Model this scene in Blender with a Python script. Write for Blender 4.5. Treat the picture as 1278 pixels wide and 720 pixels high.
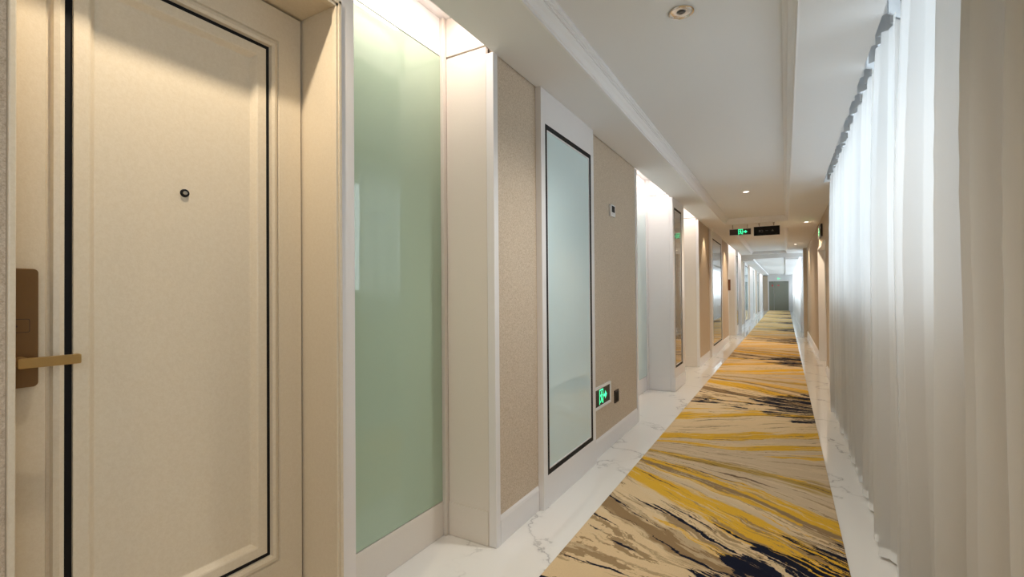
import bpy, math, random
from mathutils import Matrix, Vector

for o in list(bpy.data.objects):
    bpy.data.objects.remove(o, do_unlink=True)
SC = bpy.context.scene
COL = SC.collection
random.seed(7)

# ------------------------------------------------------------------ camera
cam_d = bpy.data.cameras.new('camera')
cam = bpy.data.objects.new('camera', cam_d)
COL.objects.link(cam)
cam_d.sensor_width = 36.0
cam_d.lens = 36.0 * 588.239 / 1278.0
cam_d.clip_start = 0.02
cam_d.clip_end = 200
YAW, PITCH, ROLL = 0.525292, -0.0101501, -0.0078204
fw = Vector((-math.sin(YAW) * math.cos(PITCH), math.cos(YAW) * math.cos(PITCH), -math.sin(PITCH)))
rt = fw.cross(Vector((0, 0, 1))).normalized()
up = rt.cross(fw)
r2 = rt * math.cos(ROLL) + up * math.sin(ROLL)
u2 = -rt * math.sin(ROLL) + up * math.cos(ROLL)
M = Matrix((r2, u2, -fw)).transposed().to_4x4()
M.translation = Vector((0, 0, 1.3))
cam.matrix_world = M
SC.camera = cam

# ------------------------------------------------------------------ exposure, world, big lights
SC.view_settings.view_transform = 'Standard'
SC.view_settings.look = 'None'
SC.view_settings.gamma = 1.0
SC.view_settings.use_curve_mapping = False
SC.view_settings.exposure = 0.68
SC.cycles.use_denoising = True
SC.cycles.max_bounces = 10
SC.cycles.diffuse_bounces = 6
SC.cycles.glossy_bounces = 5
SC.cycles.transparent_max_bounces = 12
SC.cycles.sample_clamp_indirect = 6.0
SC.cycles.caustics_reflective = False
SC.cycles.caustics_refractive = False

W = bpy.data.worlds.new('world')
SC.world = W
W.use_nodes = True
W.node_tree.nodes['Background'].inputs[0].default_value = (0.80, 0.90, 1.0, 1)
W.node_tree.nodes['Background'].inputs[1].default_value = 1.1


def area(name, loc, direction, sx, sy, power, color):
    d = bpy.data.lights.new(name, 'AREA')
    d.shape = 'RECTANGLE'
    d.size, d.size_y = sx, sy
    d.energy, d.color = power, color
    o = bpy.data.objects.new(name, d)
    COL.objects.link(o)
    o.location = loc
    o.rotation_euler = Vector(direction).to_track_quat('-Z', 'Y').to_euler()
    return o


def spot(name, loc, power, color, angle=100, blend=0.6, radius=0.03, target=None):
    d = bpy.data.lights.new(name, 'SPOT')
    d.energy, d.color = power, color
    d.spot_size, d.spot_blend = math.radians(angle), blend
    d.shadow_soft_size = radius
    o = bpy.data.objects.new(name, d)
    COL.objects.link(o)
    o.location = loc
    if target:
        o.rotation_euler = (Vector(target) - Vector(loc)).to_track_quat('-Z', 'Y').to_euler()
    return o


DAY = (0.84, 0.92, 1.0)
WARM = (1.0, 0.80, 0.57)
LED = (1.0, 0.84, 0.76)
P_WIN, P_FARWIN = 47, 560
P_DOWN = 26
P_COVE = 4.2
P_BACK = 22
area('daylight_window', (1.75, 4.3, 2.1), (-1, 0, 0), 4.6, 1.6, P_WIN, DAY)
area('fill_light_behind', (1.75, -1.15, 1.75), (-1, 0.0, 0), 2.0, 1.9, P_BACK, DAY)  # cool fill added behind the viewpoint for the door and ceiling
area('daylight_far_window', (1.55, 26.5, 1.9), (-1, 0, 0), 18, 1.6, P_FARWIN, DAY)


# ------------------------------------------------------------------ node helpers
class NT:
    def __init__(self, name):
        self.m = bpy.data.materials.new(name)
        self.m.use_nodes = True
        self.t = self.m.node_tree
        self.t.nodes.clear()
        self.out = self.t.nodes.new('ShaderNodeOutputMaterial')

    def n(self, typ, ins=None, **props):
        nd = self.t.nodes.new(typ)
        for k, v in props.items():
            setattr(nd, k, v)
        for k, v in (ins or {}).items():
            self.put(nd.inputs[k], v)
        return nd

    def put(self, sock, v):
        if isinstance(v, bpy.types.NodeSocket):
            self.t.links.new(v, sock)
        elif v is not None:
            if sock.type == 'RGBA' and len(v) == 3:
                v = (*v, 1)
            sock.default_value = v

    def math(self, op, a, b=None, c=None, clamp=False):
        nd = self.t.nodes.new('ShaderNodeMath')
        nd.operation = op
        nd.use_clamp = clamp
        for i, v in enumerate((a, b, c)):
            if v is not None:
                self.put(nd.inputs[i], v)
        return nd.outputs[0]

    def mix(self, f, a, b):
        nd = self.t.nodes.new('ShaderNodeMix')
        nd.data_type = 'RGBA'
        self.put(nd.inputs[0], f)
        self.put(nd.inputs[6], a)
        self.put(nd.inputs[7], b)
        return nd.outputs[2]

    def noise(self, vec, scale, detail=4, rough=0.55, dist=0.0):
        nd = self.n('ShaderNodeTexNoise', {'Scale': scale, 'Detail': detail, 'Roughness': rough, 'Distortion': dist})
        self.put(nd.inputs['Vector'], vec)
        return nd.outputs[0]

    def ramp(self, f, stops, interp='LINEAR'):
        nd = self.t.nodes.new('ShaderNodeValToRGB')
        cr = nd.color_ramp
        cr.interpolation = interp
        while len(cr.elements) < len(stops):
            cr.elements.new(0.5)
        for e, (p, c) in zip(cr.elements, stops):
            e.position = p
            e.color = (*c, 1)
        self.put(nd.inputs[0], f)
        return nd.outputs[0]

    def step(self, v, lo, hi):
        nd = self.n('ShaderNodeMapRange', {'From Min': lo, 'From Max': hi})
        nd.interpolation_type = 'SMOOTHSTEP'
        self.put(nd.inputs['Value'], v)
        return nd.outputs[0]

    def vec(self, x, y, z=0.0):
        return self.n('ShaderNodeCombineXYZ', {'X': x, 'Y': y, 'Z': z}).outputs[0]

    def coords(self):
        return self.n('ShaderNodeTexCoord').outputs['Object']

    def bump(self, h, dist, strength=1.0):
        return self.n('ShaderNodeBump', {'Height': h, 'Distance': dist, 'Strength': strength}).outputs[0]

    def pbr(self, color, rough=0.5, normal=None, metal=0.0, coat=0.0, spec=0.5, emit=None, es=0.0):
        b = self.n('ShaderNodeBsdfPrincipled', {'Base Color': color, 'Roughness': rough, 'Metallic': metal, 'Coat Weight': coat,
                                                'Specular IOR Level': spec})
        if normal is not None:
            self.put(b.inputs['Normal'], normal)
        if emit is not None:
            self.put(b.inputs['Emission Color'], emit)
            b.inputs['Emission Strength'].default_value = es
        return b.outputs[0]

    def done(self, sh):
        self.t.links.new(sh, self.out.inputs['Surface'])
        return self.m


def plain(name, c, rough=0.5, grain=0.03, scale=60, metal=0.0, coat=0.0, spec=0.5, emit=None, es=0.0, bump=0.0):
    t = NT(name)
    v = t.coords()
    n = t.noise(v, scale, 3)
    lo = tuple(x * (1 - grain) for x in c)
    hi = tuple(min(1, x * (1 + grain)) for x in c)
    col = t.mix(n, lo, hi)
    nm = t.bump(n, bump) if bump else None
    return t.done(t.pbr(col, rough, nm, metal, coat, spec, emit, es))


MAT = {}
MAT['ceiling'] = plain('ceiling_paint', (0.755, 0.76, 0.765), 0.85, 0.02, 220, bump=0.0006)
MAT['moulding'] = plain('moulding_paint', (0.79, 0.79, 0.80), 0.6, 0.01)
MAT['white'] = plain('white_lacquer', (0.76, 0.745, 0.745), 0.38, 0.012, 30)
MAT['cream'] = plain('cream_lacquer', (0.72, 0.665, 0.60), 0.42, 0.03, 140, bump=0.0003)
MAT['beige_wall'] = plain('beige_paint', (0.50, 0.415, 0.315), 0.7, 0.03, 80)
MAT['black'] = plain('black_inlay', (0.006, 0.006, 0.007), 0.55, 0.1, spec=0.2)
MAT['dark_plastic'] = plain('dark_plastic', (0.05, 0.036, 0.03), 0.5, 0.1, spec=0.3)
MAT['white_plastic'] = plain('white_plastic', (0.78, 0.78, 0.78), 0.35, 0.01)
MAT['bronze'] = plain('bronze_plate', (0.20, 0.115, 0.05), 0.42, 0.04, 20, metal=0.75)
MAT['brass'] = plain('brushed_brass', (0.55, 0.38, 0.16), 0.33, 0.04, 30, metal=0.9)
MAT['chrome'] = plain('chrome', (0.8, 0.8, 0.8), 0.12, 0.02, metal=1.0)
MAT['steel_dark'] = plain('dark_steel', (0.10, 0.10, 0.10), 0.3, 0.05, metal=0.8)
MAT['plaque'] = plain('brown_plaque', (0.16, 0.07, 0.035), 0.4, 0.05)
MAT['fire_door'] = plain('grey_green_door', (0.20, 0.205, 0.165), 0.45, 0.04, 12)
MAT['red'] = plain('red_notice', (0.6, 0.06, 0.05), 0.5, 0.02)
MAT['green_light'] = plain('green_lit_symbol', (0.05, 0.8, 0.35), 0.4, 0.02, emit=(0.05, 1.0, 0.42), es=0.9)
MAT['white_light'] = plain('lit_lamp', (1, 1, 1), 0.4, 0.01, emit=(1.0, 0.92, 0.8), es=6.0)
MAT['sign_grey'] = plain('dim_grey_symbol', (0.16, 0.16, 0.16), 0.5, 0.02)
MAT['rod'] = plain('rod_metal', (0.25, 0.22, 0.2), 0.4, 0.05, metal=0.7)
MAT['window_frame'] = plain('window_frame_paint', (0.7, 0.72, 0.74), 0.4, 0.01)
MAT['hem'] = plain('hem_cloth', (0.80, 0.80, 0.80), 0.9, 0.03, 300)
MAT['heading'] = plain('heading_cloth', (0.70, 0.73, 0.76), 0.9, 0.03, 200)


def mat_door():
    t = NT('door_veneer')
    v = t.coords()
    n1 = t.noise(v, 240, 3, 0.6)
    n2 = t.noise(v, 90, 4, 0.6)
    f = t.math('ADD', t.math('MULTIPLY', n1, 0.5), t.math('MULTIPLY', n2, 0.5))
    c = t.mix(t.step(f, 0.35, 0.65), (0.645, 0.56, 0.425), (0.685, 0.605, 0.475))
    return t.done(t.pbr(c, 0.38, t.bump(f, 0.0004)))


def mat_wallpaper():
    t = NT('woven_wallpaper')
    v = t.coords()
    n1 = t.noise(v, 150, 4, 0.75)
    n2 = t.noise(v, 420, 2, 0.6)
    f = t.math('ADD', t.math('MULTIPLY', n1, 0.65), t.math('MULTIPLY', n2, 0.35))
    c = t.ramp(f, [(0.34, (0.37, 0.285, 0.195)), (0.50, (0.555, 0.455, 0.345)), (0.66, (0.72, 0.63, 0.51))])
    return t.done(t.pbr(c, 0.75, t.bump(f, 0.0012)))


def mat_marble():
    t = NT('white_marble')
    v = t.coords()
    w = t.noise(v, 1.1, 6, 0.6)
    w2 = t.noise(v, 6.0, 5, 0.6)
    s = t.n('ShaderNodeSeparateXYZ', {'Vector': v}).outputs
    d = t.math('ADD', t.math('MULTIPLY', s[0], 0.8), t.math('MULTIPLY', s[1], 0.55))
    d = t.math('ADD', d, t.math('MULTIPLY', w, 1.9))
    d = t.math('ADD', d, t.math('MULTIPLY', w2, 0.055))
    a = t.math('ABSOLUTE', t.math('SUBTRACT', t.math('FRACT', t.math('MULTIPLY', d, 1.7)), 0.5))
    vein = t.math('SUBTRACT', 1.0, t.step(a, 0.0, 0.03))
    soft = t.math('SUBTRACT', 1.0, t.step(a, 0.0, 0.12))
    breakup = t.step(t.noise(v, 1.7, 3), 0.38, 0.58)
    vein = t.math('MULTIPLY', vein, breakup)
    soft = t.math('MULTIPLY', t.math('MULTIPLY', soft, breakup), 0.30)
    c = t.mix(soft, (0.78, 0.765, 0.735), (0.60, 0.59, 0.57))
    c = t.mix(t.math('MULTIPLY', vein, 0.75), c, (0.36, 0.355, 0.35))
    return t.done(t.pbr(c, 0.07, coat=0.3))


BEIGE, TAUPE, BROWN = (0.73, 0.55, 0.325), (0.30, 0.195, 0.095), (0.13, 0.075, 0.04)
GOLD, OCHRE, NAVY, GREIGE = (0.74, 0.43, 0.04), (0.44, 0.28, 0.06), (0.006, 0.008, 0.022), (0.62, 0.475, 0.31)


def mat_carpet():
    t = NT('marbled_carpet')
    m = t.math
    v = t.coords()
    s = t.n('ShaderNodeSeparateXYZ', {'Vector': v}).outputs
    x, y = s[0], s[1]
    w1 = m('SUBTRACT', t.noise(v, 1.6, 3, 0.5), 0.5)
    w2 = m('SUBTRACT', t.noise(t.vec(m('MULTIPLY', x, 7), m('MULTIPLY', y, 18)), 1.0, 5, 0.7), 0.5)
    yy = m('ADD', y, m('ADD', m('MULTIPLY', w1, 0.22), m('MULTIPLY', w2, 0.06)))
    k = m('DIVIDE', m('SUBTRACT', yy, 2.0), 4.0)
    rep = m('FLOOR', k)
    ym = m('MULTIPLY', m('FRACT', k), 4.0)                      # 0..4 inside one repeat
    T = m('TANGENT', m('MULTIPLY', m('SUBTRACT', ym, 2.0), math.pi / 4 * 0.998))
    I = m('MULTIPLY', T, m('EXPONENT', m('MULTIPLY', x, -1.1)))
    y0 = m('ADD', 2.0, m('MULTIPLY', m('ARCTANGENT', I), 4 / math.pi))   # where this flow line crosses x = 0
    ya = m('ADD', y0, m('MULTIPLY', rep, 4.0))

    def streak(fx, fy, seed, detail=4, rough=0.6):
        return t.noise(t.vec(m('MULTIPLY', x, fx), m('MULTIPLY', ya, fy), seed), 1.0, detail, rough)
    st = streak(1.3, 8, 0.7)
    u = m('DIVIDE', m('ADD', y0, m('MULTIPLY', m('SUBTRACT', st, 0.5), 0.30)), 4.0)
    # metres of flow line after y = 2
    st_list = [(0.00, BEIGE), (0.27, BEIGE), (0.29, TAUPE), (0.38, TAUPE), (0.40, BEIGE), (0.58, BEIGE), (0.60, GOLD), (0.88, GOLD), (0.90, GREIGE), (1.05, BEIGE),
               (1.07, TAUPE), (1.17, TAUPE), (1.19, GOLD), (1.32, GOLD), (1.34, GREIGE), (1.62, GREIGE), (1.66, OCHRE), (1.76, OCHRE), (1.80, GREIGE),
               (2.42, GREIGE), (2.44, GOLD), (2.55, GOLD), (2.57, BEIGE), (2.72, GREIGE), (2.74, GOLD), (2.98, GOLD), (3.00, BEIGE), (3.58, BEIGE),
               (3.60, GOLD), (3.70, GOLD), (3.72, BEIGE), (4.0, BEIGE)]
    c = t.ramp(u, [(p / 4.0, q) for p, q in st_list])
    zone = m('SUBTRACT', 1.0, t.step(m('ABSOLUTE', m('SUBTRACT', ym, 0.35)), 0.45, 0.95))
    # broad taupe tongues where the flow is widest, thin streaks everywhere
    blot = t.step(m('ADD', streak(3.0, 17, 3.3, 6, 0.68), m('MULTIPLY', m('SUBTRACT', zone, 1.0), 0.10)), 0.535, 0.55)
    c = t.mix(m('MULTIPLY', blot, 0.85), c, TAUPE)
    gold2 = t.step(streak(0.9, 6.0, 12.7, 4, 0.55), 0.615, 0.625)
    c = t.mix(m('MULTIPLY', gold2, 0.9), c, GOLD)
    lite = t.step(streak(1.8, 20, 7.7, 5, 0.65), 0.56, 0.58)
    c = t.mix(m('MULTIPLY', lite, 0.5), c, (0.74, 0.58, 0.37))
    thin = t.step(streak(1.6, 30, 5.1, 6, 0.7), 0.57, 0.60)
    c = t.mix(m('MULTIPLY', thin, 0.62), c, TAUPE)
    thinb = t.step(streak(0.9, 24, 9.1, 4, 0.55), 0.640, 0.650)
    c = t.mix(m('MULTIPLY', thinb, 0.9), c, BROWN)
    # navy plumes along the line that the flow runs into, growing to the right
    dist = m('ABSOLUTE', m('SUBTRACT', m('ABSOLUTE', m('SUBTRACT', ym, 2.0)), 2.0))
    dist = m('MULTIPLY', dist, m('SUBTRACT', 1.0, m('MULTIPLY', 0.28, m('LESS_THAN', ym, 2.0))))
    nv = streak(1.7, 7.5, 2.9, 6, 0.66)
    reach = m('ADD', 0.22, m('MULTIPLY', t.step(x, -0.75, 0.25), 0.78))
    lim = m('SUBTRACT', 1.0, t.step(m('DIVIDE', dist, reach), 0.45, 1.15))
    grow = m('MULTIPLY', t.step(x, -0.80, 0.15), 0.13)
    navy = t.step(m('ADD', m('ADD', nv, m('MULTIPLY', m('SUBTRACT', lim, 1.0), 0.6)), grow), 0.560, 0.572)
    ink = t.step(m('ADD', streak(0.9, 24, 21.0, 4, 0.5), m('MULTIPLY', m('SUBTRACT', zone, 1.0), 0.2)), 0.612, 0.620)
    split = m('SUBTRACT', 1.0, t.step(streak(1.5, 26, 17.3, 5, 0.65), 0.56, 0.575))
    c = t.mix(m('MAXIMUM', m('MULTIPLY', navy, split), ink), c, NAVY)
    # pile
    pile = t.noise(v, 380, 2, 0.7)
    c2 = t.n('ShaderNodeHueSaturation', {'Value': m('ADD', 0.72, m('MULTIPLY', pile, 0.56)), 'Color': c}).outputs[0]
    return t.done(t.pbr(c2, 0.95, t.bump(pile, 0.004), spec=0.15))


def mat_curtain():
    t = NT('sheer_curtain_cloth')
    v = t.coords()
    s = t.n('ShaderNodeSeparateXYZ', {'Vector': v}).outputs
    n = t.noise(t.vec(t.math('MULTIPLY', s[1], 900), t.math('MULTIPLY', s[0], 900), t.math('MULTIPLY', s[2], 160)), 1.0, 2)
    c = t.mix(n, (0.80, 0.785, 0.765), (0.86, 0.845, 0.825))
    d = t.n('ShaderNodeBsdfDiffuse', {'Color': c}).outputs[0]
    tr = t.n('ShaderNodeBsdfTranslucent', {'Color': (0.86, 0.87, 0.88)}).outputs[0]
    tp = t.n('ShaderNodeBsdfTransparent', {'Color': (1, 1, 1)}).outputs[0]
    m1 = t.n('ShaderNodeMixShader', {0: 0.50, 1: d, 2: tr}).outputs[0]
    m2 = t.n('ShaderNodeMixShader', {0: 0.07, 1: m1, 2: tp}).outputs[0]
    return t.done(m2)


def mat_backpainted(name, c, rough=0.02, spec=0.5):
    t = NT(name)
    n = t.noise(t.coords(), 3, 2)
    col = t.mix(n, tuple(a * 0.98 for a in c), tuple(min(1, a * 1.02) for a in c))
    return t.done(t.pbr(col, rough, spec=spec, coat=0.25))


def mat_window_glass():
    t = NT('window_glass')
    tp = t.n('ShaderNodeBsdfTransparent', {'Color': (0.95, 0.97, 0.97)}).outputs[0]
    gl = t.n('ShaderNodeBsdfGlossy', {'Color': (1, 1, 1), 'Roughness': 0.02}).outputs[0]
    return t.done(t.n('ShaderNodeMixShader', {0: 0.06, 1: tp, 2: gl}).outputs[0])


MAT['door'] = mat_door()
MAT['wallpaper'] = mat_wallpaper()
MAT['marble'] = mat_marble()
MAT['carpet'] = mat_carpet()
MAT['curtain'] = mat_curtain()
MAT['glass_green'] = mat_backpainted('green_painted_glass', (0.37, 0.48, 0.36))
MAT['glass_blue'] = mat_backpainted('pale_blue_painted_glass', (0.60, 0.75, 0.77))
MAT['glass_mirror'] = mat_backpainted('grey_mirror_glass', (0.27, 0.255, 0.235), 0.02, 0.7)
MAT['window_glass'] = mat_window_glass()


# ------------------------------------------------------------------ mesh helpers
class MB:
    def __init__(self):
        self.v, self.f = [], []

    def quad(self, a, b, c, d):
        i = len(self.v)
        self.v += [a, b, c, d]
        self.f.append((i, i + 1, i + 2, i + 3))
        return self

    def poly(self, pts):
        i = len(self.v)
        self.v += list(pts)
        self.f.append(tuple(range(i, i + len(pts))))
        return self

    def box(self, x0, x1, y0, y1, z0, z1):
        i = len(self.v)
        self.v += [(x0, y0, z0), (x1, y0, z0), (x1, y1, z0), (x0, y1, z0), (x0, y0, z1), (x1, y0, z1), (x1, y1, z1), (x0, y1, z1)]
        for q in ((0, 3, 2, 1), (4, 5, 6, 7), (0, 1, 5, 4), (1, 2, 6, 5), (2, 3, 7, 6), (3, 0, 4, 7)):
            self.f.append(tuple(i + k for k in q))
        return self

    def prism(self, prof, axis, a, b):
        """Closed profile swept from a to b along an axis: 'y' profile is (x, z); 'x' profile is (y, z); 'z' profile is (x, y)."""
        def P(p, s):
            return {'y': (p[0], s, p[1]), 'x': (s, p[0], p[1]), 'z': (p[0], p[1], s)}[axis]
        n, i = len(prof), len(self.v)
        self.v += [P(p, a) for p in prof] + [P(p, b) for p in prof]
        for k in range(n):
            k2 = (k + 1) % n
            self.f.append((i + k, i + k2, i + n + k2, i + n + k))
        self.f.append(tuple(i + k for k in range(n - 1, -1, -1)))
        self.f.append(tuple(i + n + k for k in range(n)))
        return self

    def ring(self, ra, xa, rb, xb):
        """Band between two upright rectangles (y0, y1, z0, z1) lying at x = xa and x = xb, facing +X."""
        A = [(xa, ra[0], ra[2]), (xa, ra[1], ra[2]), (xa, ra[1], ra[3]), (xa, ra[0], ra[3])]
        B = [(xb, rb[0], rb[2]), (xb, rb[1], rb[2]), (xb, rb[1], rb[3]), (xb, rb[0], rb[3])]
        for k in range(4):
            k2 = (k + 1) % 4
            self.quad(A[k], A[k2], B[k2], B[k])
        return self

    def rings(self, rect, prof):
        def ins(d):
            return (rect[0] + d, rect[1] - d, rect[2] + d, rect[3] - d)
        for (d0, x0), (d1, x1) in zip(prof, prof[1:]):
            self.ring(ins(d0), x0, ins(d1), x1)
        return self

    def tube(self, c, axis, r0, r1, h0, h1, n=24, cap0=True, cap1=True):
        """A (tapered) cylinder of radius r0 at h0 and r1 at h1 along an axis through c (the two other coordinates, in xyz order)."""
        def P(t, r, h):
            a, b = c[0] + r * math.cos(t), c[1] + r * math.sin(t)
            return {'z': (a, b, h), 'y': (a, h, b), 'x': (h, a, b)}[axis]
        i = len(self.v)
        ts = [2 * math.pi * k / n for k in range(n)]
        self.v += [P(t, r0, h0) for t in ts] + [P(t, r1, h1) for t in ts]
        for k in range(n):
            k2 = (k + 1) % n
            self.f.append((i + k, i + k2, i + n + k2, i + n + k))
        if cap0:
            self.f.append(tuple(i + k for k in range(n - 1, -1, -1)))
        if cap1:
            self.f.append(tuple(i + n + k for k in range(n)))
        return self

    def lathe(self, cx, cy, prof, n=32):
        """Revolve (r, z) about the vertical through (cx, cy)."""
        i, m = len(self.v), len(prof)
        for k in range(n):
            t = 2 * math.pi * k / n
            self.v += [(cx + r * math.cos(t), cy + r * math.sin(t), z) for r, z in prof]
        for k in range(n):
            k2 = (k + 1) % n
            for j in range(m - 1):
                self.f.append((i + k * m + j, i + k2 * m + j, i + k2 * m + j + 1, i + k * m + j + 1))
        return self

    def build(self, name, mat, parent=None, bevel=0.0, smooth=False, seg=2):
        me = bpy.data.meshes.new(name)
        me.from_pydata([tuple(p) for p in self.v], [], self.f)
        me.materials.append(mat if not isinstance(mat, str) else MAT[mat])
        if smooth:
            for p in me.polygons:
                p.use_smooth = True
        ob = bpy.data.objects.new(name, me)
        COL.objects.link(ob)
        if parent is not None:
            ob.parent = parent
            ob.matrix_parent_inverse = root_matrix(parent).inverted()
        if bevel:
            md = ob.modifiers.new('bevel', 'BEVEL')
            md.width, md.segments, md.limit_method = bevel, seg, 'ANGLE'
        return ob


def root_matrix(o):
    """World matrix of a parent: its own place for an empty, identity for a part (every mesh is written in world coordinates)."""
    return Matrix.Translation(o.location)


def empty(name, loc):
    o = bpy.data.objects.new(name, None)
    COL.objects.link(o)
    o.location = loc
    o.empty_display_size = 0.1
    return o


def tag(o, label=None, cat=None, group=None, kind=None):
    if label:
        o['label'] = label
    if cat:
        o['category'] = cat
    if group:
        o['group'] = group
    if kind:
        o['kind'] = kind
    return o


def struct(mb, name, mat, label=None, **kw):
    return tag(mb.build(name, mat, **kw), label=label, kind='structure')


def rrect(y0, y1, z0, z1, r, n=6):
    pts = []
    for cy, cz, a0 in ((y1 - r, z0 + r, -90), (y1 - r, z1 - r, 0), (y0 + r, z1 - r, 90), (y0 + r, z0 + r, 180)):
        for k in range(n + 1):
            a = math.radians(a0 + 90 * k / n)
            pts.append((cy + r * math.cos(a), cz + r * math.sin(a)))
    return pts


# ------------------------------------------------------------------ the room
XW = -1.292          # left wall face
XG = -1.61           # glass at the back of the niches
ZS = 2.545           # soffit
ZT = 2.64            # tray ceiling
YB, YE = -2.6, 36.2  # ends of the corridor
XR = 0.55            # right wall face

struct(MB().box(-2.0, 1.4, YB - 0.3, YE + 0.3, -0.12, 0.0), 'floor', 'marble', 'polished white marble floor with grey veins')

# ceiling: soffits, tray and mouldings
def moulding(xa, sgn):
    """closed profile: lower outer edge at xa, stepping up and inwards (sgn = +1 towards +X)"""
    steps = [(0, 0), (0.010, 0), (0.010, 0.010), (0.018, 0.014), (0.030, 0.036), (0.046, 0.052), (0.046, 0.060), (0.052, 0.060), (0.052, 0.067),
             (0.060, 0.070), (0.060, 0.078), (0.070, 0.084), (0.070, 0.096), (-0.02, 0.096)]
    p = [(xa + sgn * a, ZS + b) for a, b in steps]
    return p if sgn > 0 else p[::-1]


def moulding_y(ya, sgn):
    steps = [(0, 0), (0.010, 0), (0.010, 0.010), (0.018, 0.014), (0.030, 0.036), (0.046, 0.052), (0.046, 0.060), (0.060, 0.070), (0.070, 0.084), (0.070, 0.096), (-0.02, 0.096)]
    p = [(ya + sgn * a, ZS + b) for a, b in steps]
    return p


XL, XRT, XP = -0.965, 0.072, 0.395   # tray edges, pelmet edge
TRAYS = [(YB, 9.6), (10.7, 17.75)]
c = MB()
c.box(XW + 0.002, XL, YB, 18.0, ZS, 2.84)
c.box(XRT, XP, YB, 18.0, ZS, 2.84)
c.box(XP, 1.2, 6.46, 18.0, ZS, 2.84)
c.box(XP, 1.2, YB, 0.3, ZS, 2.84)
for y0, y1 in ((9.6, 10.7), (17.75, 18.0)):
    c.box(XL, XRT, y0, y1, ZS, 2.84)
for y0, y1 in TRAYS:
    c.box(XL, XRT, y0, y1, ZT, 2.84)
c.box(XP, 1.2, 0.3, 6.46, 2.80, 2.84)
c.box(XW + 0.002, 1.2, 18.15, YE, 2.42, 2.84)
struct(c, 'ceiling', 'ceiling', 'white ceiling with a shallow tray along the corridor')
m = MB()
for y0, y1 in TRAYS:
    m.prism(moulding(XL, 1), 'y', y0, y1)
    m.prism(moulding(XRT, -1), 'y', y0, y1)
m.prism(moulding_y(9.6, -1), 'x', XL, XRT)
m.prism(moulding_y(10.7, 1), 'x', XL, XRT)
struct(m, 'trim_1', 'moulding', 'stepped white moulding around the ceiling tray')
struct(MB().box(XW + 0.002, XR, 18.0, 18.15, 2.41, 2.84), 'trim_2', 'ceiling', 'dropped header across the corridor before its far bright stretch')
m = MB()
m.box(-0.98, -0.93, 18.15, YE, 2.36, 2.419).box(0.02, 0.07, 18.15, YE, 2.36, 2.419).box(XW + 0.01, -0.98, 18.15, YE, 2.36, 2.419).box(0.07, 0.40, 18.15, YE, 2.36, 2.419)
struct(m, 'trim_3', 'moulding', 'white ceiling edge strips in the far stretch of the corridor')

# walls. niches and panels interrupt the left wall
NICHES = [(1.142, 2.045), (4.76, 6.385), (7.135, 8.66), (13.64, 15.5), (16.3, 17.75), (22.4, 24.1), (24.9, 26.4), (31.3, 33.0), (33.8, 35.3)]
w = MB()
segs = [(YB, 0.2955), (2.088, 2.53), (3.43, 4.70), (8.71, 10.0), (11.9, 13.58), (17.80, 18.9), (20.7, 22.34), (26.45, 27.8), (29.6, 31.24), (35.35, YE)]
for a, b in segs:
    w.box(-1.66, XW - 0.004, a, b, 0, 2.84)
for a, b in ((2.53, 3.43), (10.0, 11.9), (18.9, 20.7), (27.8, 29.6)):
    w.box(-1.66, XW - 0.004, a, b, 0, 2.84)
w.box(-1.66, XW - 0.004, 0.2955, 1.066, 2.30, 2.84)
struct(w, 'wall_left', 'wallpaper', 'left corridor wall in beige woven wallpaper')
b = MB()
for a, e in segs[1:]:
    b.prism([(XW - 0.004, 0.001), (XW + 0.004, 0.001), (XW + 0.004, 0.120), (XW + 0.001, 0.134), (XW - 0.002, 0.140), (XW - 0.004, 0.146)], 'y', a + 0.001, e - 0.001)
struct(b, 'baseboard_left', 'white', 'white baseboard along the left wall')
struct(MB().box(-2.0, 1.4, YB - 0.2, YB, 0, 2.84), 'wall_near', 'wallpaper', 'wall behind the viewpoint')
struct(MB().box(-1.9, -1.68, YB, YE, 0, 2.84), 'wall_behind_niches', 'beige_wall', 'wall behind the glass niches')

# right wall: solid near part, window wall, then beige wall with a door recess
w = MB()
w.box(0.60, 1.25, -0.1, 1.75, 0, 2.84).box(0.60, 1.25, YB, -2.2, 0, 2.84).box(0.60, 1.25, -2.2, -0.1, 0, 0.8).box(0.60, 1.25, -2.2, -0.1, 2.6, 2.84)
w.box(0.66, 0.95, 1.75, 6.46, 0, 1.30).box(0.66, 0.95, 1.75, 6.46, 2.58, 2.84)
w.box(0.66, 0.95, 1.75, 2.0, 1.30, 2.66).box(0.66, 0.95, 6.3, 6.46, 1.30, 2.66)
struct(w, 'wall_right', 'wallpaper', 'right wall behind the curtains with the window opening')
w = MB()
w.box(XR, 1.25, 6.462, 8.80, 0, ZS - 0.002).box(XR, 1.25, 10.62, 16.08, 0, ZS - 0.002)
w.box(XR, 1.25, 8.80, 10.62, 2.10, ZS - 0.002).box(0.78, 1.25, 8.80, 10.62, 0, 2.10)
struct(w, 'wall_right.001', 'beige_wall', 'beige right wall beyond the curtains')
b = MB()
for a, e in ((6.47, 8.74), (10.66, 16.06)):
    b.prism([(XR, 0.001), (XR - 0.014, 0.001), (XR - 0.014, 0.12), (XR - 0.004, 0.14), (XR, 0.145)], 'y', a, e)
struct(b, 'baseboard_right', 'white', 'white baseboard along the beige right wall')
struct(MB().box(0.465, 1.25, 16.08, 16.42, 0, ZS - 0.002), 'wall_right.002', 'beige_wall', 'beige pier that narrows the corridor')
w = MB()
w.box(0.80, 1.05, 16.42, YE, 0, 1.15).box(0.80, 1.05, 16.42, YE, 2.3, 2.84)
for a, e in ((16.42, 17.0), (22.4, 23.2), (29.0, 29.8), (35.5, YE)):
    w.box(0.80, 1.05, a, e, 1.15, 2.3)
struct(w, 'wall_right.003', 'white', 'window wall of the far stretch')
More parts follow.
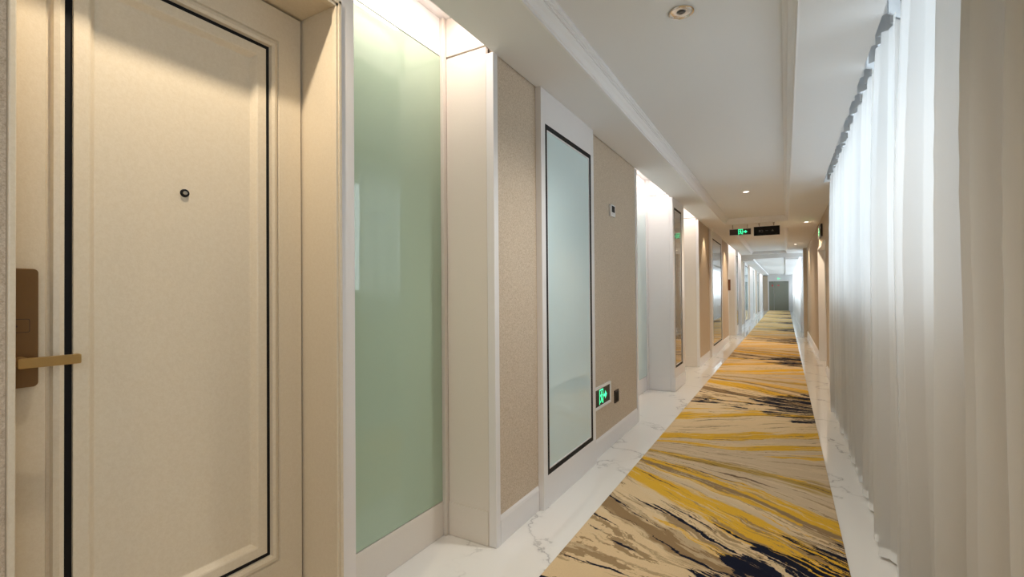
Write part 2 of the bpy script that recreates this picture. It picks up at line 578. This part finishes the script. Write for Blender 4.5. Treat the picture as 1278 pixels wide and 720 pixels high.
struct(MB().box(-2.0, 1.2, YE, YE + 0.2, 0, 2.84), 'wall_far', 'ceiling', 'pale end wall of the corridor')
struct(MB().box(XW + 0.0, -1.02, YE - 0.04, YE - 0.002, 0, 2.35), 'trim_4', 'beige_wall', 'brown panel beside the far double door')


def window(name, y0, y1, z0, z1, x, n, label):
    r = tag(empty(name, (x, (y0 + y1) / 2, z0)), label, 'window', kind='structure')
    f = MB()
    f.box(x, x + 0.06, y0, y1, z0, z0 + 0.05).box(x, x + 0.06, y0, y1, z1 - 0.05, z1)
    for k in range(n + 1):
        yy = y0 + 0.025 + (y1 - y0 - 0.05) * k / n
        f.box(x, x + 0.06, yy - 0.025, yy + 0.025, z0 + 0.05, z1 - 0.05)
    f.build('window_frame', 'window_frame', r)
    MB().box(x + 0.025, x + 0.033, y0 + 0.01, y1 - 0.01, z0 + 0.02, z1 - 0.02).build('window_pane', 'window_glass', r)
    MB().box(x - 0.06, x, y0, y1, z0 - 0.03, z0 - 0.002).build('window_sill', 'white', r)


window('window_1', 2.0, 6.3, 1.30, 2.58, 0.85, 4, 'daylit window behind the sheer curtains')
window('fill_window', -2.2, -0.1, 0.80, 2.6, 0.95, 2, 'unseen window added behind the viewpoint for fill light')  # added out of view as an opening for the rear fill light
window('window_2', 17.0, 22.4, 1.15, 2.3, 0.90, 4, 'far window just past the beige pier')
window('window_3', 23.2, 29.0, 1.15, 2.3, 0.90, 4, 'far window in the middle of the far stretch')
window('window_4', 29.8, 35.5, 1.15, 2.3, 0.90, 4, 'far window nearest the double door')

# ------------------------------------------------------------------ carpet
cp = MB().box(-0.985, 0.242, YB + 0.3, YE - 0.06, 0.0005, 0.010)
tag(cp.build('carpet_runner', 'carpet', bevel=0.003), 'long gold, beige and navy marbled carpet runner on the marble floor', 'carpet')

# ------------------------------------------------------------------ hotel room door
XD = -1.467
d1 = tag(empty('door_1', (XD, 0.63, 0)), 'cream hotel room door with black inlay line, peephole and lever lock', 'door', kind='structure')
leaf = MB()
LR, BR = (0.20, 1.058, 0.006, 2.262), (0.398, 0.977, 0.416, 2.155)
leaf.box(-1.52, -1.486, *LR)
leaf.ring((LR[0], LR[1], LR[2], LR[3]), -1.486, LR, XD)
leaf.ring(LR, XD, BR, XD)
leaf.build('door_leaf', 'door', d1)
MB().rings(BR, [(0, XD), (0.003, XD - 0.005), (0.009, XD - 0.005), (0.012, XD + 0.006), (0.022, XD + 0.010), (0.031, XD + 0.007), (0.034, XD - 0.004)]).build('outer_moulding', 'door', d1)
MB().rings(BR, [(0.034, XD - 0.004), (0.048, XD - 0.004)]).build('black_inlay', 'black', d1)
inner = MB().rings(BR, [(0.048, XD - 0.004), (0.0485, XD + 0.003), (0.076, XD + 0.003), (0.080, XD + 0.001), (0.092, XD - 0.013), (0.095, XD - 0.014)])
q = 0.095
inner.quad((XD - 0.014, BR[0] + q, BR[2] + q), (XD - 0.014, BR[1] - q, BR[2] + q), (XD - 0.014, BR[1] - q, BR[3] - q), (XD - 0.014, BR[0] + q, BR[3] - q))
inner.build('sunk_panel', 'door', d1)
ph = MB()
ph.tube((0.694, 1.593), 'x', 0.0115, 0.0105, XD - 0.014, XD - 0.008, 28)
ph = ph.build('peephole', 'black', d1, smooth=False)
MB().tube((0.694, 1.593), 'x', 0.006, 0.005, XD - 0.0081, XD - 0.0065, 20).build('peephole_lens', 'chrome', ph)
pl = MB().prism(rrect(0.300, 0.382, 1.101, 1.363, 0.009), 'x', XD + 0.0005, XD + 0.019)
pl = pl.build('lock_plate', 'bronze', d1, bevel=0.0015)
MB().prism(rrect(0.303, 0.368, 1.222, 1.252, 0.004), 'x', XD + 0.0188, XD + 0.0194).build('reader_outline', 'dark_plastic', pl)
MB().prism(rrect(0.3042, 0.3668, 1.2232, 1.2508, 0.0035), 'x', XD + 0.0190, XD + 0.0197).build('reader_window', 'bronze', pl)
tx = MB()
for k in range(6):
    tx.box(XD + 0.0196, XD + 0.0199, 0.330 + k * 0.0032, 0.332 + k * 0.0032, 1.2345, 1.238)
tx.build('reader_lettering', 'dark_plastic', pl)
lv = MB()
lv.tube((0.352, 1.158), 'x', 0.012, 0.011, XD + 0.019, XD + 0.058, 20)
lv.prism(rrect(0.338, 0.441, 1.1475, 1.1690, 0.003), 'x', XD + 0.056, XD + 0.068)
lv.prism(rrect(0.434, 0.442, 1.1475, 1.1690, 0.003), 'x', XD + 0.044, XD + 0.067)
lv.build('lever_handle', 'brass', d1, bevel=0.0015)
MB().box(-1.560, -1.5205, 0.12, 1.10, 0.0, 2.30).build('dark_rebate', 'black', d1)

# door surround: far reveal with bead, head, near casing
f = MB()
f.box(-1.56, XW, 1.0662, 1.082, 0, 2.30)
f.box(-1.56, XW, 0.296, 1.0662, 2.270, 2.298)
f.box(-1.5, XW - 0.006, 0.2957, 0.306, 0, 2.298)
fr = tag(f.build('trim_5', 'door', bevel=0.001), 'cream reveal and head around the hotel room door', kind='structure')
bd = MB()
bd.box(XW - 0.012, XW + 0.008, 1.0582, 1.0740, 0, 2.277)
bd.box(XW - 0.002, XW + 0.012, 1.0680, 1.0800, 0, 2.285)
bd.box(XW - 0.012, XW + 0.008, 0.30, 1.0740, 2.262, 2.277)
bd.box(XW - 0.002, XW + 0.012, 0.2965, 1.0800, 2.273, 2.287)
bd.box(XW - 0.012, XW + 0.006, 0.2965, 0.3075, 0, 2.277)
struct(bd, 'trim_6', 'door', 'narrow bead around the room door opening', bevel=0.002)
struct(MB().box(-1.64, XW + 0.004, 1.0822, 1.139, 0, 2.84), 'trim_7', 'white', 'white pilaster between the room door and the first glass niche', bevel=0.002)


# ------------------------------------------------------------------ glass niches with cove light
def niche(y0, y1, label, glass, front=XW + 0.006, cove=P_COVE, ret='cream', strip=0.05, near=True, pan=False):
    r = tag(empty('glass_niche', (XG, (y0 + y1) / 2, 0)), label, 'wall niche', 'tall glass niches in the left wall')
    ym = (y0 + y1) / 2
    MB().box(XG - 0.012, XG, y0 + 0.004, y1 - 0.030, 0.187, 2.588).build('glass_pane', glass, r)
    pb = MB()
    pb.box(XG - 0.03, XG + 0.003, y0 + 0.002, y1 - 0.030, 0.001, 0.183)
    pb.build('plinth', ret, r, bevel=0.002)
    MB().box(XG - 0.03, XG - 0.002, y0 + 0.002, y1 - 0.030, 2.596, 2.80).build('light_band', 'white', r)
    MB().box(XG - 0.06, XG - 0.031, y0 + 0.002, y1 + 0.002, 0.001, 2.80).build('back_board', 'dark_plastic', r)
    MB().box(XG - 0.030, XG + 0.020, y1 - 0.029, y1, 0.001, 2.80).build('corner_post', ret, r, bevel=0.002)
    s = MB()
    s.box(XG + 0.021, front - 0.045, y1 - 0.002, y1 + 0.018, 0.001, 2.582)
    s.box(XG + 0.021, front - 0.045, y1 - 0.002, y1 + 0.018, 2.592, 2.80)
    s.build('side_return', ret, r, bevel=0.0015)
    MB().box(XG + 0.023, front - 0.048, y1 - 0.008, y1 - 0.0022, 0.002, 0.178).build('side_skirting', ret, r, bevel=0.001)
    if not pan:
        MB().box(XG + 0.015, front - 0.044, y1 + 0.0185, y1 + 0.03, 0.001, 2.80).build('side_backing', 'dark_plastic', r)
    MB().box(front - 0.044, front, y1 - 0.003, y1 + strip, 0.001, ZS - 0.002 if front > XW + 0.0015 else 2.80).build('edge_strip', 'white', r, bevel=0.002)
    if near:
        MB().box(XG - 0.03, XW + 0.004, y0 - 0.058, y0 - 0.002, 0.001, ZS - 0.002).build('near_strip', 'white', r, bevel=0.002)
    MB().box(XG - 0.06, XW - 0.0005, y0 - 0.002, y1 + 0.01, 2.801, 2.84).build('niche_top', 'white', r)
    a = area('cove_light', (-1.385, (y0 + y1 - 0.03) / 2, 2.792), (0, 0, -1), 0.11, y1 - y0 - 0.12, cove * (y1 - y0), LED)
    return r


NL = ['green glass niche between the cream room door and the first wallpaper strip',
      'pale glass niche just past the wallpapered wall with the low exit sign',
      'cream lit niche between the second framed glass panel and the scalloped warm wall',
      'lit niche straight after the brown wall with the room number plaque',
      'lit niche just before the dropped ceiling header',
      'nearest white lit niche in the far stretch of the corridor',
      'second white lit niche in the far stretch of the corridor',
      'third white lit niche in the far stretch of the corridor',
      'white lit niche closest to the far double door']
for i, (a, e) in enumerate(NICHES):
    pan = i in (1, 3, 5, 7)
    niche(a, e, NL[i], 'glass_green' if i == 0 else 'glass_blue', front=-1.262 if pan else XW + 0.006, ret='cream' if i in (0, 2, 3) else 'white',
          strip=0.0 if False else (0.02 if pan else 0.04), near=i in (1, 3, 5, 7), pan=pan)


# ------------------------------------------------------------------ framed glass wall panels
def wall_panel(y0, y1, ztop, pane, label, glass='glass_blue', xf=-1.258, base=None):
    r = tag(empty('framed_glass_panel', (XW, (y0 + y1) / 2, 0)), label, 'wall panel', 'framed glass panels on the left wall')
    R = (y0, y1, 0.001, ztop)
    f = MB()
    xb = base if base is not None else XW - 0.003
    f.ring(R, xb, R, xf).ring(R, xf, pane, xf).ring(pane, xf, pane, xf - 0.012)
    f.quad((xb, y0, 0.001), (xb, y0, ztop), (xb, y1, ztop), (xb, y1, 0.001))
    f.build('panel_frame', 'white', r)
    MB().rings(pane, [(0.0, xf - 0.002), (0.030, xf - 0.002), (0.030, xf - 0.010)]).build('black_trim', 'black', r)
    MB().rings(pane, [(0.030, xf - 0.004), (0.038, xf - 0.004), (0.038, xf - 0.009)]).build('glazing_bead', 'white', r)
    p = (pane[0] + 0.034, pane[1] - 0.034, pane[2] + 0.034, pane[3] - 0.034)
    MB().box(xf - 0.011, xf - 0.008, *p).build('glass_pane', glass, r)
    return r


wall_panel(2.532, 3.428, ZS - 0.001, (2.588, 3.372, 0.192, 2.338), 'pale blue framed glass panel beside the low green exit sign')
wall_panel(6.407, 7.132, ZS - 0.001, (6.455, 6.955, 0.298, 2.421), 'dull brown framed glass panel on the white column after the second niche', 'glass_mirror', base=-1.66)
wall_panel(10.002, 11.898, ZS - 0.001, (10.25, 11.75, 0.20, 2.38), 'mirror-like framed glass panel beyond the scalloped warm wall', 'glass_mirror')
wall_panel(15.522, 16.238, ZS - 0.001, (15.58, 16.1, 0.30, 2.38), 'narrow framed glass panel between the two lit niches before the header', 'glass_mirror', base=-1.66)
wall_panel(18.902, 20.698, 2.41, (19.1, 20.5, 0.20, 2.25), 'grey green framed glass panel just past the dropped header', 'glass_blue')
wall_panel(24.122, 24.838, 2.41, (24.2, 24.75, 0.30, 2.25), 'narrow framed glass panel between white lit niches of the far stretch', 'glass_blue', base=-1.66)
wall_panel(27.802, 29.598, 2.41, (28.0, 29.4, 0.20, 2.25), 'wide framed glass panel deep in the far stretch', 'glass_blue')
sk = MB()
sk.box(XW, -1.250, 6.384, 7.133, 0.001, 0.17)
struct(sk, 'trim_8', 'white', 'white skirting at the foot of the white column', bevel=0.002)


# ------------------------------------------------------------------ running-man exit symbol
def exit_symbol(parent, place, h, name='running_figure'):
    """place(a, b) maps symbol units (height 1) to a point; man in a doorway, then an arrow."""
    def poly(mb, pts):
        mb.poly([place(a * h, b * h) for a, b in pts])
    mb = MB()
    for pts in ([(-0.62, -0.5), (-0.53, -0.5), (-0.53, 0.5), (-0.62, 0.5)], [(-0.53, 0.41), (0.07, 0.41), (0.07, 0.5), (-0.53, 0.5)], [(0.07, -0.5), (0.16, -0.5), (0.16, 0.5), (0.07, 0.5)]):
        poly(mb, pts)
    mb.build('doorway_symbol', 'green_light', parent)
    mb = MB()
    poly(mb, [(-0.23 + 0.075 * math.cos(k * 0.5236), 0.29 + 0.075 * math.sin(k * 0.5236)) for k in range(12)])
    poly(mb, [(-0.36, 0.18), (-0.20, 0.20), (-0.13, -0.05), (-0.27, -0.10)])
    poly(mb, [(-0.22, 0.19), (-0.16, 0.12), (-0.04, 0.02), (-0.02, 0.09), (-0.12, 0.17)])
    poly(mb, [(-0.36, 0.18), (-0.30, 0.10), (-0.42, 0.00), (-0.48, 0.05)])
    poly(mb, [(-0.27, -0.10), (-0.15, -0.06), (-0.02, -0.22), (-0.02, -0.44), (-0.10, -0.44), (-0.10, -0.25)])
    poly(mb, [(-0.27, -0.10), (-0.17, -0.12), (-0.26, -0.32), (-0.46, -0.40), (-0.49, -0.32), (-0.33, -0.26)])
    mb.build(name, 'green_light', parent)
    mb = MB()
    poly(mb, [(0.26, -0.09), (0.62, -0.09), (0.62, 0.09), (0.26, 0.09)])
    poly(mb, [(0.55, -0.30), (0.92, 0.0), (0.55, 0.30)])
    mb.build('arrow', 'green_light', parent)


ws = tag(empty('exit_sign', (XW, 3.67, 0.465)), 'low green running man exit sign set in the wallpapered wall', 'exit sign', 'green exit signs')
wf = MB()
wr = (3.462, 3.868, 0.378, 0.553)
wf.ring(wr, XW - 0.004, wr, XW + 0.010).rings(wr, [(0, XW + 0.010), (0.018, XW + 0.010), (0.021, XW + 0.004)])
wf.build('sign_frame', 'white_plastic', ws)
MB().box(XW - 0.003, XW + 0.0045, 3.483, 3.847, 0.399, 0.532).build('sign_face', 'dark_plastic', ws)
exit_symbol(ws, lambda a, b: (XW + 0.0052, 3.665 + a, 0.4655 + b), 0.118)

so = tag(empty('wall_socket', (XW, 4.04, 0.393)), 'small brown wall socket beside the low exit sign', 'socket')
MB().box(XW - 0.004, XW + 0.007, 3.985, 4.095, 0.338, 0.448).build('socket_plate', 'dark_plastic', so, bevel=0.003)
sm = MB()
sm.box(XW + 0.007, XW + 0.0085, 4.000, 4.080, 0.352, 0.434)
sm.build('socket_insert', 'black', so)

th = tag(empty('thermostat', (XW, 3.96, 1.99)), 'small white thermostat with dark display on the wallpapered wall', 'thermostat')
MB().box(XW - 0.004, XW + 0.016, 3.895, 4.015, 1.955, 2.055).build('thermostat_body', 'white_plastic', th, bevel=0.004)
MB().box(XW + 0.0162, XW + 0.0175, 3.915, 3.995, 1.990, 2.045).build('display', 'black', th)
MB().box(XW + 0.0162, XW + 0.0185, 3.925, 3.985, 1.965, 1.980).build('button_bar', 'white', th)

# ------------------------------------------------------------------ ceiling signs
ZH = ZS
es = tag(empty('exit_sign', (-0.71, 9.75, 2.41)), 'green running man exit sign hanging beside the black sign', 'exit sign', 'green exit signs')
MB().box(-0.905, -0.525, 9.735, 9.765, 2.345, 2.475).build('sign_box', 'white_plastic', es, bevel=0.004)
MB().box(-0.893, -0.537, 9.731, 9.7345, 2.357, 2.463).build('sign_face', 'dark_plastic', es)
exit_symbol(es, lambda a, b: (-0.685 + a, 9.7305, 2.41 + b), 0.10)
for x in (-0.84, -0.59):
    MB().tube((x, 9.75), 'z', 0.005, 0.005, 2.475, ZS - 0.0005, 10).build('hanger_rod', 'rod', es)
bs = tag(empty('hanging_sign', (-0.28, 9.75, 2.40)), 'black direction sign hanging from two rods in mid corridor', 'sign')
MB().box(-0.495, -0.065, 9.735, 9.765, 2.313, 2.490).build('sign_box', 'white_plastic', bs, bevel=0.003)
MB().box(-0.487, -0.073, 9.731, 9.7345, 2.320, 2.483).build('sign_face', 'black', bs)
g = MB()
y = 9.7303
for x0, x1, z0, z1 in ((-0.405, -0.397, 2.38, 2.42), (-0.385, -0.377, 2.38, 2.42), (-0.397, -0.385, 2.412, 2.42), (-0.397, -0.385, 2.396, 2.401), (-0.365, -0.34, 2.412, 2.42), (-0.365, -0.34, 2.38, 2.388), (-0.345, -0.338, 2.388, 2.412)):
    g.quad((x0, y, z0), (x1, y, z0), (x1, y, z1), (x0, y, z1))
g.build('lettering', 'sign_grey', bs)
g = MB()
g.quad((-0.30, y, 2.40), (-0.255, y, 2.40), (-0.255, y, 2.408), (-0.30, y, 2.408))
g.build('dash_mark', 'sign_grey', bs)
g = MB()
g.poly([(-0.205, y, 2.39), (-0.165, y, 2.39), (-0.185, y, 2.425)])
g.build('triangle_mark', 'sign_grey', bs)
for x in (-0.40, -0.165):
    MB().tube((x, 9.75), 'z', 0.006, 0.006, 2.490, ZS - 0.012, 12).build('hanger_rod', 'rod', bs)
    MB().tube((x, 9.75), 'z', 0.016, 0.018, ZS - 0.012, ZS - 0.0005, 16).build('ceiling_rose', 'rod', bs)

rs = tag(empty('exit_sign', (XR, 9.72, 2.31)), 'small green exit sign above the white doorway in the beige wall', 'exit sign', 'green exit signs')
MB().box(XR - 0.03, XR - 0.0005, 9.35, 10.05, 2.215, 2.42).build('sign_box', 'dark_plastic', rs, bevel=0.004)
exit_symbol(rs, lambda a, b: (XR - 0.0308, 9.78 - a, 2.317 + b), 0.14)


# ------------------------------------------------------------------ recessed downlights
def downlight(x, y, z, label, lit, r=0.045):
    t = tag(empty('recessed_downlight', (x, y, z)), label, 'downlight', 'recessed ceiling downlights')
    MB().lathe(x, y, [(r, z - 0.0005), (r, z - 0.005), (r * 0.90, z - 0.006), (r * 0.80, z - 0.004), (r * 0.78, z - 0.0005)]).build('trim_ring', 'chrome' if not lit else 'white_plastic', t, smooth=False)
    MB().lathe(x, y, [(r * 0.79, z - 0.0025), (r * 0.62, z - 0.0015), (r * 0.40, z - 0.0012)]).build('reflector', 'chrome', t, smooth=True)
    MB().tube((x, y), 'z', r * 0.70 if lit else r * 0.34, r * 0.60 if lit else r * 0.2, z - 0.001, z - 0.0035 if lit else z - 0.006, 24).build('bulb', 'white_light' if lit else 'steel_dark', t)


downlight(-0.415, 2.35, ZT, 'large chrome ringed downlight with dark centre in the ceiling tray', False, 0.058)
DL = [(-0.44, 7.05, ZT, 'lit downlight in the ceiling tray before the hanging signs', 55),
      (0.345, 10.0, ZS, 'lit downlight in the soffit by the doorway in the beige wall', 45),
      (-0.47, 12.85, ZT, 'lit downlight in the ceiling just beyond the black hanging sign', 55),
      (0.25, 14.6, ZS, 'lit downlight in the soffit before the beige pier', 30)]
for x, y, z, lab, p in DL:
    downlight(x, y, z, lab, True)
    spot('downlight_beam', (x, y, z - 0.02), p, WARM, 140, 0.8)
spot('wall_washer_beam', (-1.13, 9.35, ZS - 0.01), 22, WARM, 70, 0.4, 0.02)
spot('wall_washer_beam', (-1.10, 12.8, ZS - 0.01), 22, WARM, 80, 0.5, 0.02)
spot('door_downlight_beam', (-1.12, 0.62, ZS - 0.01), P_DOWN, (1.0, 0.84, 0.64), 150, 0.8, 0.014)
spot('rear_fill_beam', (-0.42, -0.9, ZT - 0.02), 14, WARM, 150, 0.8)  # warm fill added behind the viewpoint, without a fixture
spot('tray_fill_beam', (-0.415, 2.35, ZT - 0.03), 46, (1.0, 0.95, 0.88), 132, 1.0, 0.05)  # fill added below the dark tray downlight to brighten carpet and curtains

# ------------------------------------------------------------------ room number plaque
rp = tag(empty('room_number_plaque', (XW, 13.55, 1.5)), 'small brown room number plaque standing out from the wall by the lit niche', 'plaque')
MB().box(XW - 0.003, XW + 0.055, 13.545, 13.565, 1.33, 1.62).build('plaque_blade', 'plaque', rp, bevel=0.003)
MB().box(XW - 0.0035, XW + 0.006, 13.530, 13.575, 1.40, 1.55).build('plaque_bracket', 'bronze', rp)

# ------------------------------------------------------------------ doorway on the right
d2 = tag(empty('door_2', (0.70, 9.7, 0)), 'white doorway set back in the beige right wall', 'door', kind='structure')
MB().box(0.74, 0.775, 8.86, 10.56, 0.006, 2.06).build('door_leaf', 'white', d2, bevel=0.002)
MB().box(XR - 0.012, 0.778, 10.58, 10.618, 0.001, 2.098).box(XR - 0.012, 0.778, 8.802, 8.84, 0.001, 2.098).box(XR - 0.012, 0.778, 8.84, 10.58, 2.062, 2.098).build('door_frame', 'white', d2, bevel=0.003)
MB().tube((8.95, 1.0), 'x', 0.012, 0.012, 0.69, 0.74, 14).box(0.68, 0.695, 8.94, 9.07, 0.99, 1.01).build('lever_handle', 'brass', d2)

# ------------------------------------------------------------------ double door at the far end
XF = (-0.95, 0.20)
d3 = tag(empty('door_3', (-0.375, YE, 0)), 'grey green double fire door at the far end of the corridor', 'door', kind='structure')
MB().box(-0.945, -0.66, YE - 0.05, YE - 0.003, 0.012, 1.96).build('narrow_leaf', 'fire_door', d3, bevel=0.004)
MB().box(-0.650, 0.195, YE - 0.05, YE - 0.003, 0.012, 1.96).build('wide_leaf', 'fire_door', d3, bevel=0.004)
MB().box(-1.015, -0.952, YE - 0.07, YE - 0.002, 0.001, 2.03).box(0.202, 0.265, YE - 0.07, YE - 0.002, 0.001, 2.03).box(-0.952, 0.202, YE - 0.07, YE - 0.002, 1.966, 2.03).build('door_frame', 'white', d3, bevel=0.004)
MB().box(-0.625, -0.60, YE - 0.10, YE - 0.05, 0.85, 1.15).build('door_handle', 'chrome', d3, bevel=0.004)
MB().box(-0.78, -0.70, YE - 0.055, YE - 0.05, 1.62, 1.74).build('door_notice', 'red', d3)
MB().box(-0.45, -0.33, YE - 0.055, YE - 0.05, 1.65, 1.72).build('door_notice', 'red', d3)
fs = tag(empty('exit_sign', (-0.40, YE, 2.14)), 'tiny green exit sign above the far double door', 'exit sign', 'green exit signs')
MB().box(-0.60, -0.22, YE - 0.06, YE - 0.002, 2.07, 2.21).build('sign_box', 'white_plastic', fs, bevel=0.004)
exit_symbol(fs, lambda a, b: (-0.38 + a, YE - 0.0605, 2.14 + b), 0.11)


# ------------------------------------------------------------------ curtains
def fold_point(crests, s, xc, amp, lean):
    """s runs 0..n over n folds; returns (x, y) of the sheet at mid height"""
    n = len(crests) - 1
    i = min(int(s), n - 1)
    t = s - i
    y = crests[i] + (crests[i + 1] - crests[i]) * t
    w = crests[i + 1] - crests[i]
    y += lean * w * math.sin(2 * math.pi * t)
    rnd = math.sin(i * 12.9898) * 43758.5453
    rnd -= math.floor(rnd)
    x = xc - amp * (0.70 + 0.5 * rnd) * math.cos(2 * math.pi * t) + amp * 0.16 * math.sin(4 * math.pi * t + 6 * rnd)
    return x, y


def curtain(name, crests, xc, amp, z0, z1, label, group, seed, fine=True, start=0.0):
    rnd = random.Random(seed)
    n = len(crests) - 1
    r = tag(empty(name, (xc, (crests[0] + crests[-1]) / 2, z0)), label, 'curtain', group)
    per = 40 if fine else 14
    cols, rows = n * per, 30 if fine else 8
    ph = [rnd.uniform(0, 6.28) for _ in range(8)]

    def P(s, z):
        tz = (z - z0) / (z1 - z0)
        a = amp * (1.0 - 0.45 * max(0.0, (tz - 0.55) / 0.45) ** 1.5)
        x, y = fold_point(crests, s, xc, a, 0.20)
        x += 0.006 * math.sin(3.1 * z + ph[0] + 1.7 * s) * (1 - tz)
        y += 0.008 * math.sin(2.3 * z + ph[1] + 2.9 * s)
        x += 0.0012 * math.sin(41 * z + 13 * s + ph[2]) * math.sin(7 * s + 5 * z)
        return (x, y, z)
    hem_h = 0.045
    def sheet(za, zb, nr, off=0.0):
        mb = MB()
        for j in range(nr + 1):
            z = za + (zb - za) * j / nr
            for i in range(cols + 1):
                p = P(start + (n - start) * i / cols, z)
                mb.v.append((p[0] - off, p[1], p[2]))
        for j in range(nr):
            for i in range(cols):
                a = j * (cols + 1) + i
                mb.f.append((a, a + 1, a + cols + 2, a + cols + 1))
        return mb
    sheet(z0 + hem_h, z1 - (0.085 if fine else 0), rows).build('curtain_cloth', 'curtain', r, smooth=True)
    hm = sheet(z0, z0 + hem_h, 2).build('hem', 'hem', r, smooth=True)
    if fine:
        # pinch-pleated heading: a band folded more tightly than the cloth below
        mb = MB()
        zs = (z1 - 0.088, z1)
        m = n * 5 + 1
        for k in range(m):
            s0, s1 = start + (n - start) * k / m, start + (n - start) * (k + 1) / m
            a = P(s0, z1 - 0.088)
            b_ = P(s1, z1 - 0.088)
            da = -0.030 if k % 2 == 0 else 0.016
            db = -0.030 if k % 2 == 1 else 0.016
            for off in (0.0, 0.004):
                mb.quad((a[0] + da + off, a[1], zs[0]), (b_[0] + db + off, b_[1], zs[0]), (b_[0] + db + off, b_[1], zs[1]), (a[0] + da + off, a[1], zs[1]))
        mb.build('heading_tape', 'heading', r)
        for k in range(1 if start else 0, n):
            x, y = fold_point(crests, k + 0.5, xc, amp * 0.5, 0)
            MB().box(xc - 0.008, xc + 0.008, y - 0.006, y + 0.006, z1, z1 + 0.034).build('glider', 'steel_dark', r)
    return r


CG = 'white sheer curtains along the window'
curtain('sheer_curtain', [6.36, 6.18, 6.02, 5.84, 5.64, 5.42, 5.22, 5.00, 4.78, 4.56, 4.34, 4.12, 3.90, 3.68, 3.46, 3.28], 0.475, 0.050, 0.015, 2.635,
        'far sheer curtain, the many-folded one ending at the beige wall', CG, 3)
curtain('sheer_curtain', [3.22, 3.05, 2.86, 2.68], 0.470, 0.068, 0.015, 2.635, 'middle sheer curtain, brightly daylit with a wide flat front fold', CG, 4)
curtain('sheer_curtain', [2.66, 2.40, 2.19, 1.92, 1.65, 1.41, 1.12, 0.86, 0.60, 0.35], 0.475, 0.078, 0.015, 2.635, 'near sheer curtain, beige and unlit below its top at the picture edge', CG, 5, start=0.45)
tk = tag(empty('curtain_track', (0.475, 3.4, 2.67)), 'white curtain track inside the ceiling recess above the curtains', 'curtain track')
MB().box(0.462, 0.488, 0.32, 6.44, 2.669, 2.695).build('rail', 'white_plastic', tk, bevel=0.003)
bk = MB()
for yy in (0.5, 1.5, 2.5, 3.7, 5.0, 6.2):
    bk.box(0.468, 0.482, yy - 0.015, yy + 0.015, 2.695, 2.7995)
bk.build('track_brackets', 'white_plastic', tk)


def far_crests(a, b, step):
    n = int((b - a) / step)
    return [b - (b - a) * k / n for k in range(n + 1)]


FG = 'white sheer curtains of the far stretch'
curtain('sheer_curtain', far_crests(17.2, 23.0, 0.30), 0.47, 0.045, 0.02, 2.355, 'far stretch sheer curtain just past the beige pier', FG, 8, False)
curtain('sheer_curtain', far_crests(23.1, 29.3, 0.30), 0.47, 0.045, 0.02, 2.355, 'far stretch sheer curtain in the middle', FG, 9, False)
curtain('sheer_curtain', far_crests(29.4, 35.8, 0.30), 0.47, 0.045, 0.02, 2.355, 'far stretch sheer curtain beside the double door', FG, 10, False)
